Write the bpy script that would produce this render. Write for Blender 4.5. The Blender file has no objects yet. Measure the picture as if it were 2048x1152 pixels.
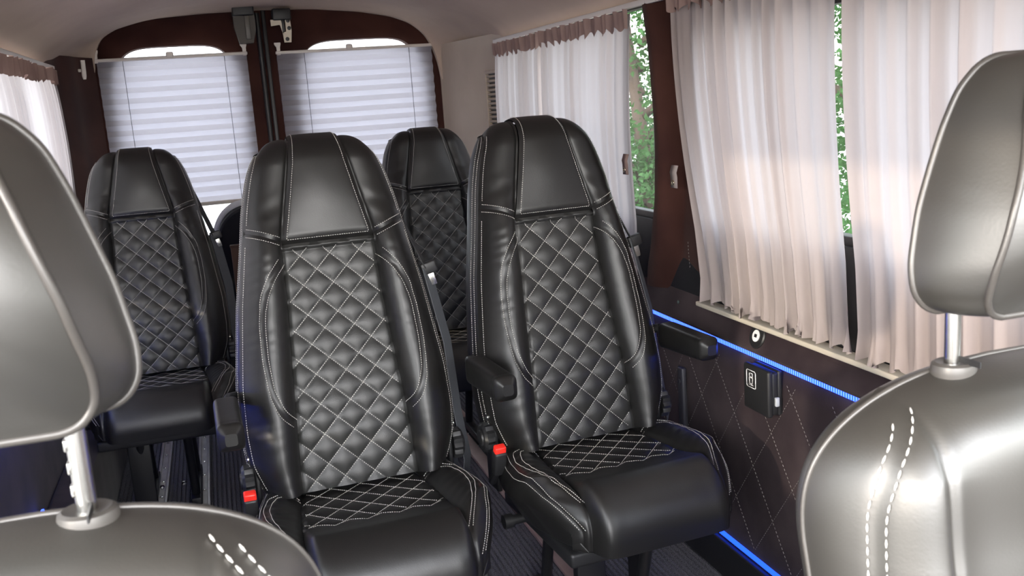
import bpy, bmesh, math, random
from mathutils import Vector, Matrix
random.seed(7)
PI = math.pi
R_ = math.radians
sc = bpy.context.scene
col = sc.collection
H = 1.32                      # eye height above the cabin floor

# ---------------------------------------------------------------- camera
F_PX = 1900.0
yaw, pitch, roll = R_(16.85), R_(-11.4), R_(-4.04)
fw = Vector((math.sin(yaw)*math.cos(pitch), math.cos(yaw)*math.cos(pitch), math.sin(pitch)))
rt = Vector((math.cos(yaw), -math.sin(yaw), 0)); up = rt.cross(fw)
r2 = rt*math.cos(roll) + up*math.sin(roll); u2 = -rt*math.sin(roll) + up*math.cos(roll)
cam_d = bpy.data.cameras.new('camera'); cam = bpy.data.objects.new('camera', cam_d); col.objects.link(cam)
M = Matrix((r2, u2, -fw)).transposed().to_4x4(); M.translation = Vector((0, 0, H)); cam.matrix_world = M
cam_d.sensor_width = 36; cam_d.lens = 36*F_PX/2048; cam_d.clip_start = .02
cam_d.dof.use_dof = True; cam_d.dof.focus_distance = 2.25; cam_d.dof.aperture_fstop = 14.0
sc.camera = cam

# ---------------------------------------------------------------- sky, sun, exposure
sc.view_settings.view_transform = 'Standard'; sc.view_settings.look = 'None'
sc.view_settings.gamma = 1; sc.view_settings.use_curve_mapping = False
sc.view_settings.exposure = 0.45
w = bpy.data.worlds.new('sky'); sc.world = w; w.use_nodes = True
nt = w.node_tree; nt.nodes.clear()
def N(nt, t, **kw):
    n = nt.nodes.new(t)
    for k, v in kw.items(): setattr(n, k, v)
    return n
tc = N(nt, 'ShaderNodeTexCoord'); sep = N(nt, 'ShaderNodeSeparateXYZ'); nt.links.new(tc.outputs['Generated'], sep.inputs[0])
cr = N(nt, 'ShaderNodeValToRGB')
el = cr.color_ramp.elements
el[0].position = 0.0; el[0].color = (.30, .27, .23, 1)
el[1].position = 1.0; el[1].color = (.68, .79, 1.0, 1)
e = el.new(.47); e.color = (.36, .33, .28, 1)
e = el.new(.52); e.color = (1.0, .97, .93, 1)
e = el.new(.70); e.color = (.92, .94, 1.0, 1)
mp = N(nt, 'ShaderNodeMapRange'); mp.inputs[1].default_value = -1; mp.inputs[2].default_value = 1
nt.links.new(sep.outputs[2], mp.inputs[0]); nt.links.new(mp.outputs[0], cr.inputs[0])
SUN = Vector((-.80, -.50, .18)).normalized(); GLOW = Vector((-.30, -.88, .34)).normalized()
dot = N(nt, 'ShaderNodeVectorMath', operation='DOT_PRODUCT'); nt.links.new(tc.outputs['Generated'], dot.inputs[0]); dot.inputs[1].default_value = GLOW
m1 = N(nt, 'ShaderNodeMapRange'); m1.inputs[1].default_value = -.1; m1.inputs[2].default_value = 1.0; m1.inputs[3].default_value = 0; m1.inputs[4].default_value = 1
nt.links.new(dot.outputs['Value'], m1.inputs[0])
pw = N(nt, 'ShaderNodeMath', operation='POWER'); nt.links.new(m1.outputs[0], pw.inputs[0]); pw.inputs[1].default_value = 2.0
ml = N(nt, 'ShaderNodeMath', operation='MULTIPLY_ADD'); nt.links.new(pw.outputs[0], ml.inputs[0]); ml.inputs[1].default_value = 14.0; ml.inputs[2].default_value = 4.0
bg = N(nt, 'ShaderNodeBackground'); nt.links.new(cr.outputs[0], bg.inputs[0]); nt.links.new(ml.outputs[0], bg.inputs[1])
wo = N(nt, 'ShaderNodeOutputWorld'); nt.links.new(bg.outputs[0], wo.inputs[0])
sd = bpy.data.lights.new('sun', 'SUN'); sd.energy = 1.9; sd.angle = R_(1.2); sd.color = (1.0, .84, .66)
sun = bpy.data.objects.new('sun', sd); col.objects.link(sun); sun.rotation_euler = SUN.to_track_quat('Z', 'Y').to_euler()

# ---------------------------------------------------------------- materials
def mat(name, base, rough=.6, spec=.5, metal=0, sheen=0, coat=0):
    m = bpy.data.materials.new(name); m.use_nodes = True
    b = m.node_tree.nodes['Principled BSDF']
    b.inputs['Base Color'].default_value = (*base, 1); b.inputs['Roughness'].default_value = rough
    b.inputs['Specular IOR Level'].default_value = spec; b.inputs['Metallic'].default_value = metal
    b.inputs['Coat Roughness'].default_value = .38; b.inputs['Sheen Weight'].default_value = sheen; b.inputs['Coat Weight'].default_value = coat
    return m
def bump(m, scale, strength, dist=.001, kind='noise', detail=4, mapscale=None):
    nt = m.node_tree; b = nt.nodes['Principled BSDF']
    tc = N(nt, 'ShaderNodeTexCoord'); mpn = N(nt, 'ShaderNodeMapping')
    if mapscale: mpn.inputs['Scale'].default_value = mapscale
    nt.links.new(tc.outputs['Object'], mpn.inputs[0])
    if kind == 'noise':
        t = N(nt, 'ShaderNodeTexNoise'); t.inputs['Detail'].default_value = detail; out = t.outputs[0]
    else:
        t = N(nt, 'ShaderNodeTexVoronoi'); out = t.outputs[0]
    t.inputs['Scale'].default_value = scale; nt.links.new(mpn.outputs[0], t.inputs[0])
    bm = N(nt, 'ShaderNodeBump'); bm.inputs['Strength'].default_value = strength; bm.inputs['Distance'].default_value = dist
    nt.links.new(out, bm.inputs['Height'])
    old = b.inputs['Normal'].links
    if old: nt.links.new(old[0].from_socket, bm.inputs['Normal'])
    nt.links.new(bm.outputs[0], b.inputs['Normal'])
    return m
def vary(m, c1, c2, scale, lo=.35, hi=.65, detail=3, mapscale=None):
    nt = m.node_tree; b = nt.nodes['Principled BSDF']
    tc = N(nt, 'ShaderNodeTexCoord'); mpn = N(nt, 'ShaderNodeMapping'); nt.links.new(tc.outputs['Object'], mpn.inputs[0])
    if mapscale: mpn.inputs['Scale'].default_value = mapscale
    t = N(nt, 'ShaderNodeTexNoise'); t.inputs['Scale'].default_value = scale; t.inputs['Detail'].default_value = detail
    nt.links.new(mpn.outputs[0], t.inputs[0])
    r = N(nt, 'ShaderNodeValToRGB'); r.color_ramp.elements[0].position = lo; r.color_ramp.elements[1].position = hi
    r.color_ramp.elements[0].color = (*c1, 1); r.color_ramp.elements[1].color = (*c2, 1)
    nt.links.new(t.outputs[0], r.inputs[0]); nt.links.new(r.outputs[0], b.inputs['Base Color'])
    return m
leather = bump(bump(mat('black_leather', (.011, .0105, .010), .40, .55), 420, .25, .0006), 9, .35, .006, detail=2)
leather_q = bump(mat('perforated_leather', (.019, .019, .018), .42, .55), 560, .30, .0006, 'voronoi')
cab_leather = bump(bump(mat('cab_leather', (.030, .028, .024), .42, 1.0, coat=.55), 350, .22, .0006), 7, .3, .006, detail=2)
thread = mat('pale_thread', (.52, .50, .46), .7)
thread_grey = mat('grey_thread', (.22, .20, .19), .8)
piping_m = bump(mat('leather_piping', (.06, .055, .05), .35, .7), 300, .3, .0005)
suede = vary(bump(mat('dark_brown_suede', (.03, .02, .02), .95, .15, sheen=.10), 500, .4, .0008), (.024, .014, .017), (.050, .034, .037), 7)
suede_red = vary(bump(mat('burgundy_suede', (.05, .02, .02), .95, .15, sheen=.06), 500, .4, .0008), (.034, .013, .011), (.060, .024, .018), 5)
liner = bump(vary(mat('beige_headliner', (.42, .36, .31), .95, .1), (.44, .345, .285), (.50, .395, .325), 3), 900, .3, .0006)
pillar_m = vary(mat('beige_trim_plastic', (.5, .42, .34), .6, .4), (.42, .34, .27), (.48, .395, .315), 4)
white_pl = mat('white_plastic', (.72, .66, .60), .45)
black_pl = bump(mat('black_plastic', (.016, .016, .017), .45, .5), 600, .2, .0004)
black_mt = mat('black_painted_steel', (.012, .012, .013), .4, .5)
steel = mat('bright_steel', (.62, .61, .58), .25, metal=1)
satin = mat('satin_grey_plastic', (.065, .06, .055), .38, .6)
alu = vary(mat('aluminium_rail', (.5, .5, .5), .45, metal=.6), (.42, .40, .39), (.5, .48, .46), 20)
pink_rail = vary(mat('pink_reflection_rail', (.45, .33, .29), .5, .5, metal=.25), (.38, .27, .24), (.45, .33, .29), 15)  # aluminium rail with its pinkish reflection put into the base colour
red_pl = mat('red_plastic', (.85, .03, .02), .35); red_pl.node_tree.nodes['Principled BSDF'].inputs['Specular IOR Level'].default_value = .6
belt_m = bump(mat('black_webbing', (.012, .012, .013), .7), 300, .6, .0006, mapscale=(1, 1, 4))
belt_g = bump(mat('grey_webbing', (.075, .08, .09), .7), 300, .6, .0006, mapscale=(1, 1, 4))
cream = mat('cream_trim', (.62, .56, .46), .5)
brass = mat('polished_metal', (.75, .66, .5), .25, metal=1)
card = vary(mat('brown_board', (.12, .06, .035), .8), (.085, .045, .03), (.12, .065, .042), 12)
darkcloth = bump(mat('dark_grey_cloth', (.022, .022, .026), .95, .2), 700, .5, .0008)
palerim = mat('pale_grey_rim', (.55, .56, .57), .5)
bark = bump(mat('bark', (.06, .04, .028), .9), 40, .8, .01)
wood = mat('weathered_lattice', (.14, .085, .055), .85)

def carpet_mat():
    m = mat('ribbed_carpet', (.05, .05, .055), 1.0, .1)
    vary(m, (.05, .05, .058), (.27, .265, .29), 420, .38, .68, 6)
    return bump(m, 500, .9, .003)
carpet = carpet_mat()

def fabric(name, colr, trans, tw, weave=900):
    m = bpy.data.materials.new(name); m.use_nodes = True; nt = m.node_tree; nt.nodes.clear()
    d = N(nt, 'ShaderNodeBsdfDiffuse'); d.inputs[0].default_value = (*colr, 1)
    t = N(nt, 'ShaderNodeBsdfTranslucent'); t.inputs[0].default_value = (*trans, 1)
    mx = N(nt, 'ShaderNodeMixShader'); mx.inputs[0].default_value = tw
    tcn = N(nt, 'ShaderNodeTexCoord'); ns = N(nt, 'ShaderNodeTexNoise'); ns.inputs['Scale'].default_value = weave
    bm = N(nt, 'ShaderNodeBump'); bm.inputs['Strength'].default_value = .2; bm.inputs['Distance'].default_value = .0006
    nt.links.new(tcn.outputs['Object'], ns.inputs[0]); nt.links.new(ns.outputs[0], bm.inputs['Height'])
    nt.links.new(bm.outputs[0], d.inputs['Normal'])
    o = N(nt, 'ShaderNodeOutputMaterial')
    nt.links.new(d.outputs[0], mx.inputs[1]); nt.links.new(t.outputs[0], mx.inputs[2]); nt.links.new(mx.outputs[0], o.inputs[0])
    return m
curtain_m = fabric('mauve_beige_curtain', (.50, .425, .40), (.46, .435, .455), .42)
header_m = fabric('gathered_heading_tape', (.36, .25, .22), (.10, .06, .05), .25)
blind_m = fabric('pleated_blind_paper', (.36, .34, .37), (.47, .45, .50), .44)
leaf_m = fabric('green_leaf', (.045, .10, .035), (.06, .15, .04), .4)
leaf_m2 = fabric('dark_green_leaf', (.03, .07, .035), (.03, .08, .04), .35)

def glass_mat():
    m = bpy.data.materials.new('window_glass'); m.use_nodes = True; nt = m.node_tree; nt.nodes.clear()
    t = N(nt, 'ShaderNodeBsdfTransparent'); t.inputs[0].default_value = (.90, .94, .93, 1)
    g = N(nt, 'ShaderNodeBsdfGlossy'); g.inputs['Roughness'].default_value = .02
    lw = N(nt, 'ShaderNodeLayerWeight'); p5 = N(nt, 'ShaderNodeMath', operation='POWER'); p5.inputs[1].default_value = 5; nt.links.new(lw.outputs['Facing'], p5.inputs[0])
    fr = N(nt, 'ShaderNodeMath', operation='MULTIPLY_ADD'); fr.inputs[1].default_value = .9; fr.inputs[2].default_value = .05; nt.links.new(p5.outputs[0], fr.inputs[0])
    mx = N(nt, 'ShaderNodeMixShader'); o = N(nt, 'ShaderNodeOutputMaterial')
    nt.links.new(fr.outputs[0], mx.inputs[0]); nt.links.new(t.outputs[0], mx.inputs[1]); nt.links.new(g.outputs[0], mx.inputs[2]); nt.links.new(mx.outputs[0], o.inputs[0])
    return m
glass = glass_mat()
def led_mat(name, scale):
    m = bpy.data.materials.new(name); m.use_nodes = True; nt = m.node_tree; b = nt.nodes['Principled BSDF']
    b.inputs['Base Color'].default_value = (.02, .05, .3, 1)
    tcn = N(nt, 'ShaderNodeTexCoord'); wv = N(nt, 'ShaderNodeTexWave'); wv.bands_direction = 'Y'; wv.inputs['Scale'].default_value = scale
    nt.links.new(tcn.outputs['Object'], wv.inputs[0])
    r = N(nt, 'ShaderNodeValToRGB'); r.color_ramp.elements[0].position = .35; r.color_ramp.elements[1].position = .75
    r.color_ramp.elements[0].color = (.006, .035, 1, 1); r.color_ramp.elements[1].color = (.07, .15, .9, 1)
    nt.links.new(wv.outputs[0], r.inputs[0]); nt.links.new(r.outputs[0], b.inputs['Emission Color']); b.inputs['Emission Strength'].default_value = 3.6
    return m
led = led_mat('blue_led_strip', 38)
led_left = led_mat('bright_blue_led_strip', 38); led_left.node_tree.nodes['Principled BSDF'].inputs['Emission Strength'].default_value = 10
led_glow = mat('blue_led_lens', (.01, .03, .4), .4)
_b = led_glow.node_tree.nodes['Principled BSDF']; _b.inputs['Emission Color'].default_value = (.01, .06, 1, 1); _b.inputs['Emission Strength'].default_value = 2.6

# ---------------------------------------------------------------- mesh helpers
class MB:
    def __init__(s): s.v = []; s.f = []; s.m = []
    def add(s, vs, fs, mi=0):
        o = len(s.v); s.v += [tuple(p) for p in vs]; s.f += [tuple(i+o for i in f) for f in fs]; s.m += [mi]*len(fs)
    def grid(s, fn, nu, nv, mi=0, wrap=False):
        vs = [fn(i/nu, j/nv) for j in range(nv+1) for i in range(nu+1)]
        fs = [(j*(nu+1)+i, j*(nu+1)+i+1, (j+1)*(nu+1)+i+1, (j+1)*(nu+1)+i) for j in range(nv) for i in range(nu)]
        s.add(vs, fs, mi)
    def rbox(s, c, size, r=.004, seg=3, mat4=None, mi=0):
        bm = bmesh.new(); bmesh.ops.create_cube(bm, size=1)
        for v in bm.verts: v.co = Vector((v.co.x*size[0], v.co.y*size[1], v.co.z*size[2]))
        if r > 0: bmesh.ops.bevel(bm, geom=bm.edges[:], offset=min(r, min(size)*.49), segments=seg, profile=.5, affect='EDGES')
        T = Matrix.Translation(Vector(c)) @ (mat4 if mat4 else Matrix())
        bm.verts.index_update()
        s.add([T @ v.co for v in bm.verts], [[v.index for v in f.verts] for f in bm.faces], mi); bm.free()
    def tube(s, pts, r, n=10, mi=0, caps=True):
        pts = [Vector(p) for p in pts]; rs = r if isinstance(r, (list, tuple)) else [r]*len(pts)
        t0 = (pts[1]-pts[0]).normalized(); a = Vector((0, 0, 1)) if abs(t0.z) < .9 else Vector((1, 0, 0))
        nrm = t0.cross(a).normalized(); vs = []
        for i, p in enumerate(pts):
            t = (pts[min(i+1, len(pts)-1)]-pts[max(i-1, 0)]).normalized()
            nrm = (nrm - t*nrm.dot(t)).normalized(); b = t.cross(nrm)
            vs += [p+(nrm*math.cos(2*PI*k/n)+b*math.sin(2*PI*k/n))*rs[i] for k in range(n)]
        fs = [(i*n+k, i*n+(k+1) % n, (i+1)*n+(k+1) % n, (i+1)*n+k) for i in range(len(pts)-1) for k in range(n)]
        if caps: fs += [tuple(range(n-1, -1, -1)), tuple((len(pts)-1)*n+k for k in range(n))]
        s.add(vs, fs, mi)
    def strap(s, pts, wdir, width, th=.0012, mi=0):
        vs = []
        for i, p in enumerate(pts):
            p = Vector(p); wv = Vector(wdir[i] if isinstance(wdir, list) else wdir).normalized()
            t = (Vector(pts[min(i+1, len(pts)-1)])-Vector(pts[max(i-1, 0)])).normalized(); nn = t.cross(wv).normalized()
            vs += [p-wv*width/2-nn*th, p+wv*width/2-nn*th, p+wv*width/2+nn*th, p-wv*width/2+nn*th]
        fs = [(i*4+k, i*4+(k+1) % 4, i*4+4+(k+1) % 4, i*4+4+k) for i in range(len(pts)-1) for k in range(4)]
        fs += [(3, 2, 1, 0), tuple(len(vs)-4+k for k in range(4))]
        s.add(vs, fs, mi)
    def lathe(s, prof, n, T=Matrix(), mi=0):      # prof: (radius, height) along local z
        vs = [T @ Vector((r*math.cos(2*PI*k/n), r*math.sin(2*PI*k/n), h)) for r, h in prof for k in range(n)]
        fs = [(i*n+k, i*n+(k+1) % n, (i+1)*n+(k+1) % n, (i+1)*n+k) for i in range(len(prof)-1) for k in range(n)]
        fs += [tuple(range(n-1, -1, -1)), tuple((len(prof)-1)*n+k for k in range(n))]
        s.add(vs, fs, mi)
    def prism(s, poly, d0, d1, T, mi=0):           # poly (a,b) -> T @ (a,b,d)
        n = len(poly)
        vs = [T @ Vector((a, b, d0)) for a, b in poly]+[T @ Vector((a, b, d1)) for a, b in poly]
        s.add(vs, [tuple(range(n-1, -1, -1)), tuple(range(n, 2*n))]+[(k, (k+1) % n, n+(k+1) % n, n+k) for k in range(n)], mi)
    def stitches(s, pts, mi=1, L=.0038, gap=.0015, wd=.0008, lift=.0012, nrm=None, base=.0012):
        """dashes laid along a 3-D polyline; nrm(i) gives the surface normal"""
        pts = [Vector(p) for p in pts]; acc = 0; pos = []
        cum = [0]
        for a, b in zip(pts, pts[1:]): cum.append(cum[-1]+(b-a).length)
        tot = cum[-1]; d = gap; i = 0
        def at(d):
            j = 0
            lo, hi = 0, len(cum)-1
            while hi-lo > 1:
                md = (lo+hi)//2
                if cum[md] <= d: lo = md
                else: hi = md
            sl = cum[lo+1]-cum[lo] or 1
            return pts[lo].lerp(pts[lo+1], (d-cum[lo])/sl), lo
        while d+L < tot:
            a, ia = at(d); b, _ = at(d+L); t = (b-a).normalized()
            nn = (nrm[ia] if nrm else Vector((0, -1, 0))).normalized(); sd = t.cross(nn).normalized()
            m = (a+b)/2
            vs = [a-sd*wd*.4, a+sd*wd*.4, m+sd*wd-nn*0, b+sd*wd*.4, b-sd*wd*.4, m-sd*wd,
                  a.lerp(m, .3)+nn*lift, b.lerp(m, .3)+nn*lift]
            vs = [v+nn*base for v in vs]
            s.add(vs, [(0, 6, 1), (1, 6, 2), (2, 6, 7), (2, 7, 3), (3, 7, 4), (4, 7, 5), (5, 7, 6), (5, 6, 0)], mi)
            d += L+gap
    def build(s, name, mats, parent=None, sharp=None, smooth=True):
        me = bpy.data.meshes.new(name); me.from_pydata(s.v, [], s.f)
        mats = mats if isinstance(mats, (list, tuple)) else [mats]
        for m in mats: me.materials.append(m)
        me.polygons.foreach_set('material_index', s.m); me.polygons.foreach_set('use_smooth', [smooth]*len(s.f))
        bm = bmesh.new(); bm.from_mesh(me); bmesh.ops.recalc_face_normals(bm, faces=bm.faces[:]); bm.to_mesh(me); bm.free()
        me.update()
        if sharp is not None: me.set_sharp_from_angle(angle=R_(sharp))
        o = bpy.data.objects.new(name, me); col.objects.link(o)
        if parent: o.parent = parent
        return o
def thing(name, label, cat, loc=(0, 0, 0), rz=0, group=None):
    o = bpy.data.objects.new(name, None); o.empty_display_size = .05; col.objects.link(o); o.location = loc; o.rotation_euler = (0, 0, rz)
    return tag(o, label, cat, group)
def tag(o, label, cat, group=None):
    o['label'] = label; o['category'] = cat
    if group: o['group'] = group
    return o
def struct(o, kind='structure'):
    o['kind'] = kind; return o
def interp(tab, x):
    if x <= tab[0][0]: return tab[0][1]
    for (a, b), (c, d) in zip(tab, tab[1:]):
        if x <= c:
            t = (x-a)/(c-a); return b+(d-b)*t
    return tab[-1][1]
def smooth_tab(tab, n=60, it=6):
    a, b = tab[0][0], tab[-1][0]
    xs = [a+(b-a)*i/n for i in range(n+1)]; ys = [interp(tab, x) for x in xs]
    for _ in range(it): ys = [ys[0]]+[(ys[i-1]+2*ys[i]+ys[i+1])/4 for i in range(1, n)]+[ys[-1]]
    return list(zip(xs, ys))
def smooth_poly(p, n=60, it=3):
    P = [Vector(a) for a in p]
    cum = [0]
    for a, b in zip(P, P[1:]): cum.append(cum[-1]+(b-a).length)
    out = []
    for i in range(n+1):
        d = cum[-1]*i/n; k = max(j for j in range(len(P)-1) if cum[j] <= d+1e-12)
        out.append(P[k].lerp(P[k+1], (d-cum[k])/((cum[k+1]-cum[k]) or 1)))
    for _ in range(it): out = [out[0]]+[(out[i-1]+2*out[i]+out[i+1])/4 for i in range(1, n)]+[out[-1]]
    return out

# ================================================================ passenger seat (local: x across, -y forward, z up from the floor)
RA = R_(13); BZ = .46; TS = .755; RR = .056; QD = .068
HW = smooth_tab([(0, .195), (.03, .212), (.09, .236), (.16, .241), (.26, .238), (.44, .214), (.57, .190), (.66, .175), (.74, .156), (.79, .138), (.815, .124), (.83, .112)], 80, 2)
QW = smooth_tab([(0, .134), (.2, .124), (.45, .108), (.565, .106), (.575, .105), (.68, .082), (.80, .058), (.9, .054)], 90, 2)
ARC = RR*PI
def bpath(tau):
    """front path up the backrest, over the top: gives (t, n, angle)"""
    if tau <= TS: return tau, 0.0, 0.0
    th = min((tau-TS)/RR, PI)
    return TS+RR*math.sin(th), -RR*(1-math.cos(th)), th
def to_seat(s, t, n):
    return Vector((s, math.sin(RA)*t-math.cos(RA)*n, BZ+math.cos(RA)*t+math.sin(RA)*n))
def surf(s, tau, dn=0):
    t, n, th = bpath(tau)
    hw = interp(HW, t); q = interp(QW, min(tau, .9))
    a = abs(s); n_off = .012*math.exp(-((tau-.17)/.14)**2)+.030
    fade = max(0, 1-th/1.6)
    tt = t
    if a > q:
        x = min(1, (a-q)/max(hw-q, .001))
        low = 1/(1+math.exp((tau-.60)/.03))
        n_off += (.030*low+.006)*math.sin(PI*min(1, x**.75))*fade + .004*fade
        n_off -= .034*x**4
        tt = t-.013*(x**2.6)*min(1, max(0, (t-.70)/.1))
    else:
        n_off += .012*math.exp(-((tau-.70)/.10)**2)*(1-(a/q)**2)
        if tau > .56: n_off += .010+.002*fade
    n_off += dn
    n_off *= 1
    return to_seat(s, tt+math.sin(th)*n_off*.55, n+math.cos(th)*n_off if th < PI/2 else n+math.cos(th)*n_off*.6)
def normal_of(fn, s, tau, h=.002):
    a = fn(s+h, tau)-fn(s-h, tau); b = fn(s, tau+h)-fn(s, tau-h)
    n = a.cross(b).normalized()
    return n
def quilt(s, t, d=QD, amp=.0058):
    p = (s+t)/d; q = (s-t)/d
    return amp*((abs(math.sin(PI*p))*abs(math.sin(PI*q)))**.55)-amp*.5
def seg_dist(x, y, pl):
    best = 9
    for (ax, ay), (bx, by) in zip(pl, pl[1:]):
        dx, dy = bx-ax, by-ay; t = ((x-ax)*dx+(y-ay)*dy)/(dx*dx+dy*dy+1e-12); t = 0 if t < 0 else 1 if t > 1 else t
        d = (x-ax-t*dx)**2+(y-ay-t*dy)**2
        if d < best: best = d
    return best**.5 if best < 9 else 9
def seam_dip(d, wd=.005, dp=.004): return -dp*math.exp(-(d/wd)**2)
def lines_stitch(mb, fn, pts, off=(0, 0), **kw):
    P = [fn(p[0], p[1]) for p in pts]; Nn = [normal_of(fn, p[0], p[1]) for p in pts]
    for i in range(len(Nn)):
        if Nn[i].dot(Vector((math.copysign(.35, pts[i][0]), -.8, .6))) < 0: Nn[i] = -Nn[i]
    mb.stitches(P, nrm=Nn, **kw)
def quilt_lines(t0, t1, hwf, d=QD, step=.006):
    out = []
    for fam in (1, -1):
        for k in range(-12, 26):
            seg = []
            t = t0
            while t <= t1:
                s = fam*(k*d-t)
                if abs(s) < hwf(t)-.001: seg.append((s, t))
                elif len(seg) > 2: out.append(seg); seg = []
                else: seg = []
                t += step
            if len(seg) > 2: out.append(seg)
    return out
TSEAM = .572
def build_backrest(root):
    # central quilted panel
    qf = lambda s, t, dn=0: surf(s, t, quilt(s, t)+seam_dip(interp(QW, t)-abs(s))+seam_dip(TSEAM-t)+dn)
    mb = MB()
    mb.grid(lambda u, v: qf((2*u-1)*interp(QW, v*(TSEAM-.01)+.012-.0), .012+v*(TSEAM-.012)), 84, 170)
    for ln in quilt_lines(.02, TSEAM-.006, lambda t: interp(QW, t)-.003): lines_stitch(mb, qf, ln)
    mb.build('quilted_panel', [leather_q, thread], root)
    # raised head pad
    top = TS+RR*1.9
    pf = lambda s, t, dn=0: surf(s, t, seam_dip(interp(QW, t)-abs(s), .006, .006)+seam_dip(t-TSEAM, .006, .006)+.006*min(1, (t-TSEAM)/.02)+dn)
    mb = MB(); mb.grid(lambda u, v: pf((2*u-1)*interp(QW, TSEAM+v*(top-TSEAM)), TSEAM+v*(top-TSEAM)), 44, 80)
    ed = .010
    tl = [TSEAM+ed+(top-TSEAM-ed-.02)*i/50 for i in range(51)]
    for sg in (-1, 1): lines_stitch(mb, pf, [(sg*(interp(QW, t)-ed), t) for t in tl])
    q0 = interp(QW, TSEAM+ed)-ed
    lines_stitch(mb, pf, [(-q0+2*q0*i/30, TSEAM+ed) for i in range(31)])
    hp = mb.build('head_pad', [leather, thread], root)
    # bolsters and wings
    def bound(x): return TSEAM+.006+.034*x**1.1     # slanting side seam
    for sg in (-1, 1):
        def at(x, t): q = interp(QW, min(t, .9)); return sg*(q+x*(interp(HW, bpath(t)[0])-q))
        arc = smooth_poly([(.112, .535, 0), (.140, .500, 0), (.162, .455, 0), (.172, .40, 0), (.176, .32, 0), (.172, .245, 0), (.155, .195, 0), (.129, .170, 0)], 60, 6)
        apl = [(p.x, p.y) for p in arc[::4]]+[(arc[-1].x, arc[-1].y)]
        def arcd(s, t, apl=apl): return seg_dist(abs(s), t, apl)
        cache = {}
        def bf(s, t, dn=0):
            q = interp(QW, t); x = (abs(s)-q)/(interp(HW, min(t, .83))-q)
            wr = .0006*math.sin(t*210+3*math.sin(t*37)+x*5)*math.exp(-((x-.65)/.4)**2)*(1 if t > .35 else .35+.6*math.exp(-((t-.08)/.06)**2))
            a = arcd(s, t)
            return surf(s, t, seam_dip(abs(s)-q)+seam_dip(bound(max(0, x))-t)+seam_dip(a, .006, .0035)+wr+dn)
        mb = MB(); mb.grid(lambda u, v: bf(at(u, 0.012+v*(bound(u)-.012)), .012+v*(bound(u)-.012)), 34, 130)
        for o in (-.0065, .0065):
            lines_stitch(mb, bf, [(sg*(p.x+o*(1 if 6 < i < 54 else 1)), p.y+(o*.9 if i < 18 else (-o*.9 if i > 46 else 0))) for i, p in enumerate(arc)])
        lines_stitch(mb, bf, [(at(.93, t), t) for t in [.03+i*(.55-.0)/70 for i in range(71)]])
        lines_stitch(mb, bf, [(at(x, bound(x)-.009), bound(x)-.009) for x in [.08+.86*i/20 for i in range(21)]])
        mb.build('side_bolster', [leather, thread], root)
        def wf(s, t, dn=0):
            q = interp(QW, min(t, .9)); x = max(0, (abs(s)-q)/(interp(HW, bpath(t)[0])-q))
            wr = .0008*math.sin(t*120+4*x)*math.exp(-((t-.64)/.05)**2)
            return surf(s, t, seam_dip(abs(s)-q, .006, .006)+seam_dip(t-bound(min(1, x)))+wr+dn)
        mb = MB(); mb.grid(lambda u, v: wf(at(u, bound(u)+v*(top-bound(u))), bound(u)+v*(top-bound(u))), 26, 70)
        lines_stitch(mb, wf, [(at(x, bound(x)+.009), bound(x)+.009) for x in [.08+.86*i/20 for i in range(21)]])
        tl = [.625+(TS+.045-.625)*i/50 for i in range(51)]
        lines_stitch(mb, wf, [(at(.92, t), t) for t in tl])
        mb.build('head_wing', [leather, thread], root)
    # shell: sides and back
    mb = MB(); K = 60
    for sg in (-1, 1):
        def side(u, v):
            if v < .8: tau = .012+(TS-.012)*v/.8; tb = tau
            else: tau = TS+RR*1.9*(v-.8)/.2*.999; tb = None
            t, n, th = bpath(tau); hw = interp(HW, t)
            A = surf(sg*hw, tau)
            if tb is not None: Bp = to_seat(sg*(hw-.012), t, -2*RR-.012)
            else:
                f = (v-.8)/.2; Bp = to_seat(sg*(hw-.012), TS+(RR*.9)*math.sin(f*PI/2)*.98, -2*RR-.012+(RR*1.2)*f*f)
            P = A.lerp(Bp, u); P.x += sg*(.012*math.sin(PI*u)-.004*math.sin(3*PI*u)*0)
            return P
        mb.grid(side, 14, 90)
        for uu in (.10, .24):
            pl = [side(uu, .02+.93*i/120) for i in range(121)]
            mb.stitches(pl, nrm=[Vector((sg, 0, 0))]*121)
    def back(u, v):
        f = 1-v
        if f < .8: t = .012+(TS-.012)*f/.8; n = -2*RR-.012
        else:
            g = (f-.8)/.2; t = TS+(RR*.9)*math.sin(g*PI/2)*.98; n = -2*RR-.012+(RR*1.2)*g*g
        hw = interp(HW, min(t, .83))-.012; x = 2*u-1
        return to_seat(x*hw, t, n-.012*(1-x**4))
    mb.grid(back, 20, 60)
    # closing strip at top and bottom
    mb.grid(lambda u, v: surf((2*u-1)*interp(HW, bpath(TS+RR*1.89)[0]), TS+RR*1.89, -.004).lerp(back(u, 0), v), 20, 6)
    mb.grid(lambda u, v: surf((2*u-1)*interp(HW, 0), .012).lerp(back(u, 1), v), 20, 6)
    mb.build('backrest_shell', [leather, thread], root)

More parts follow.
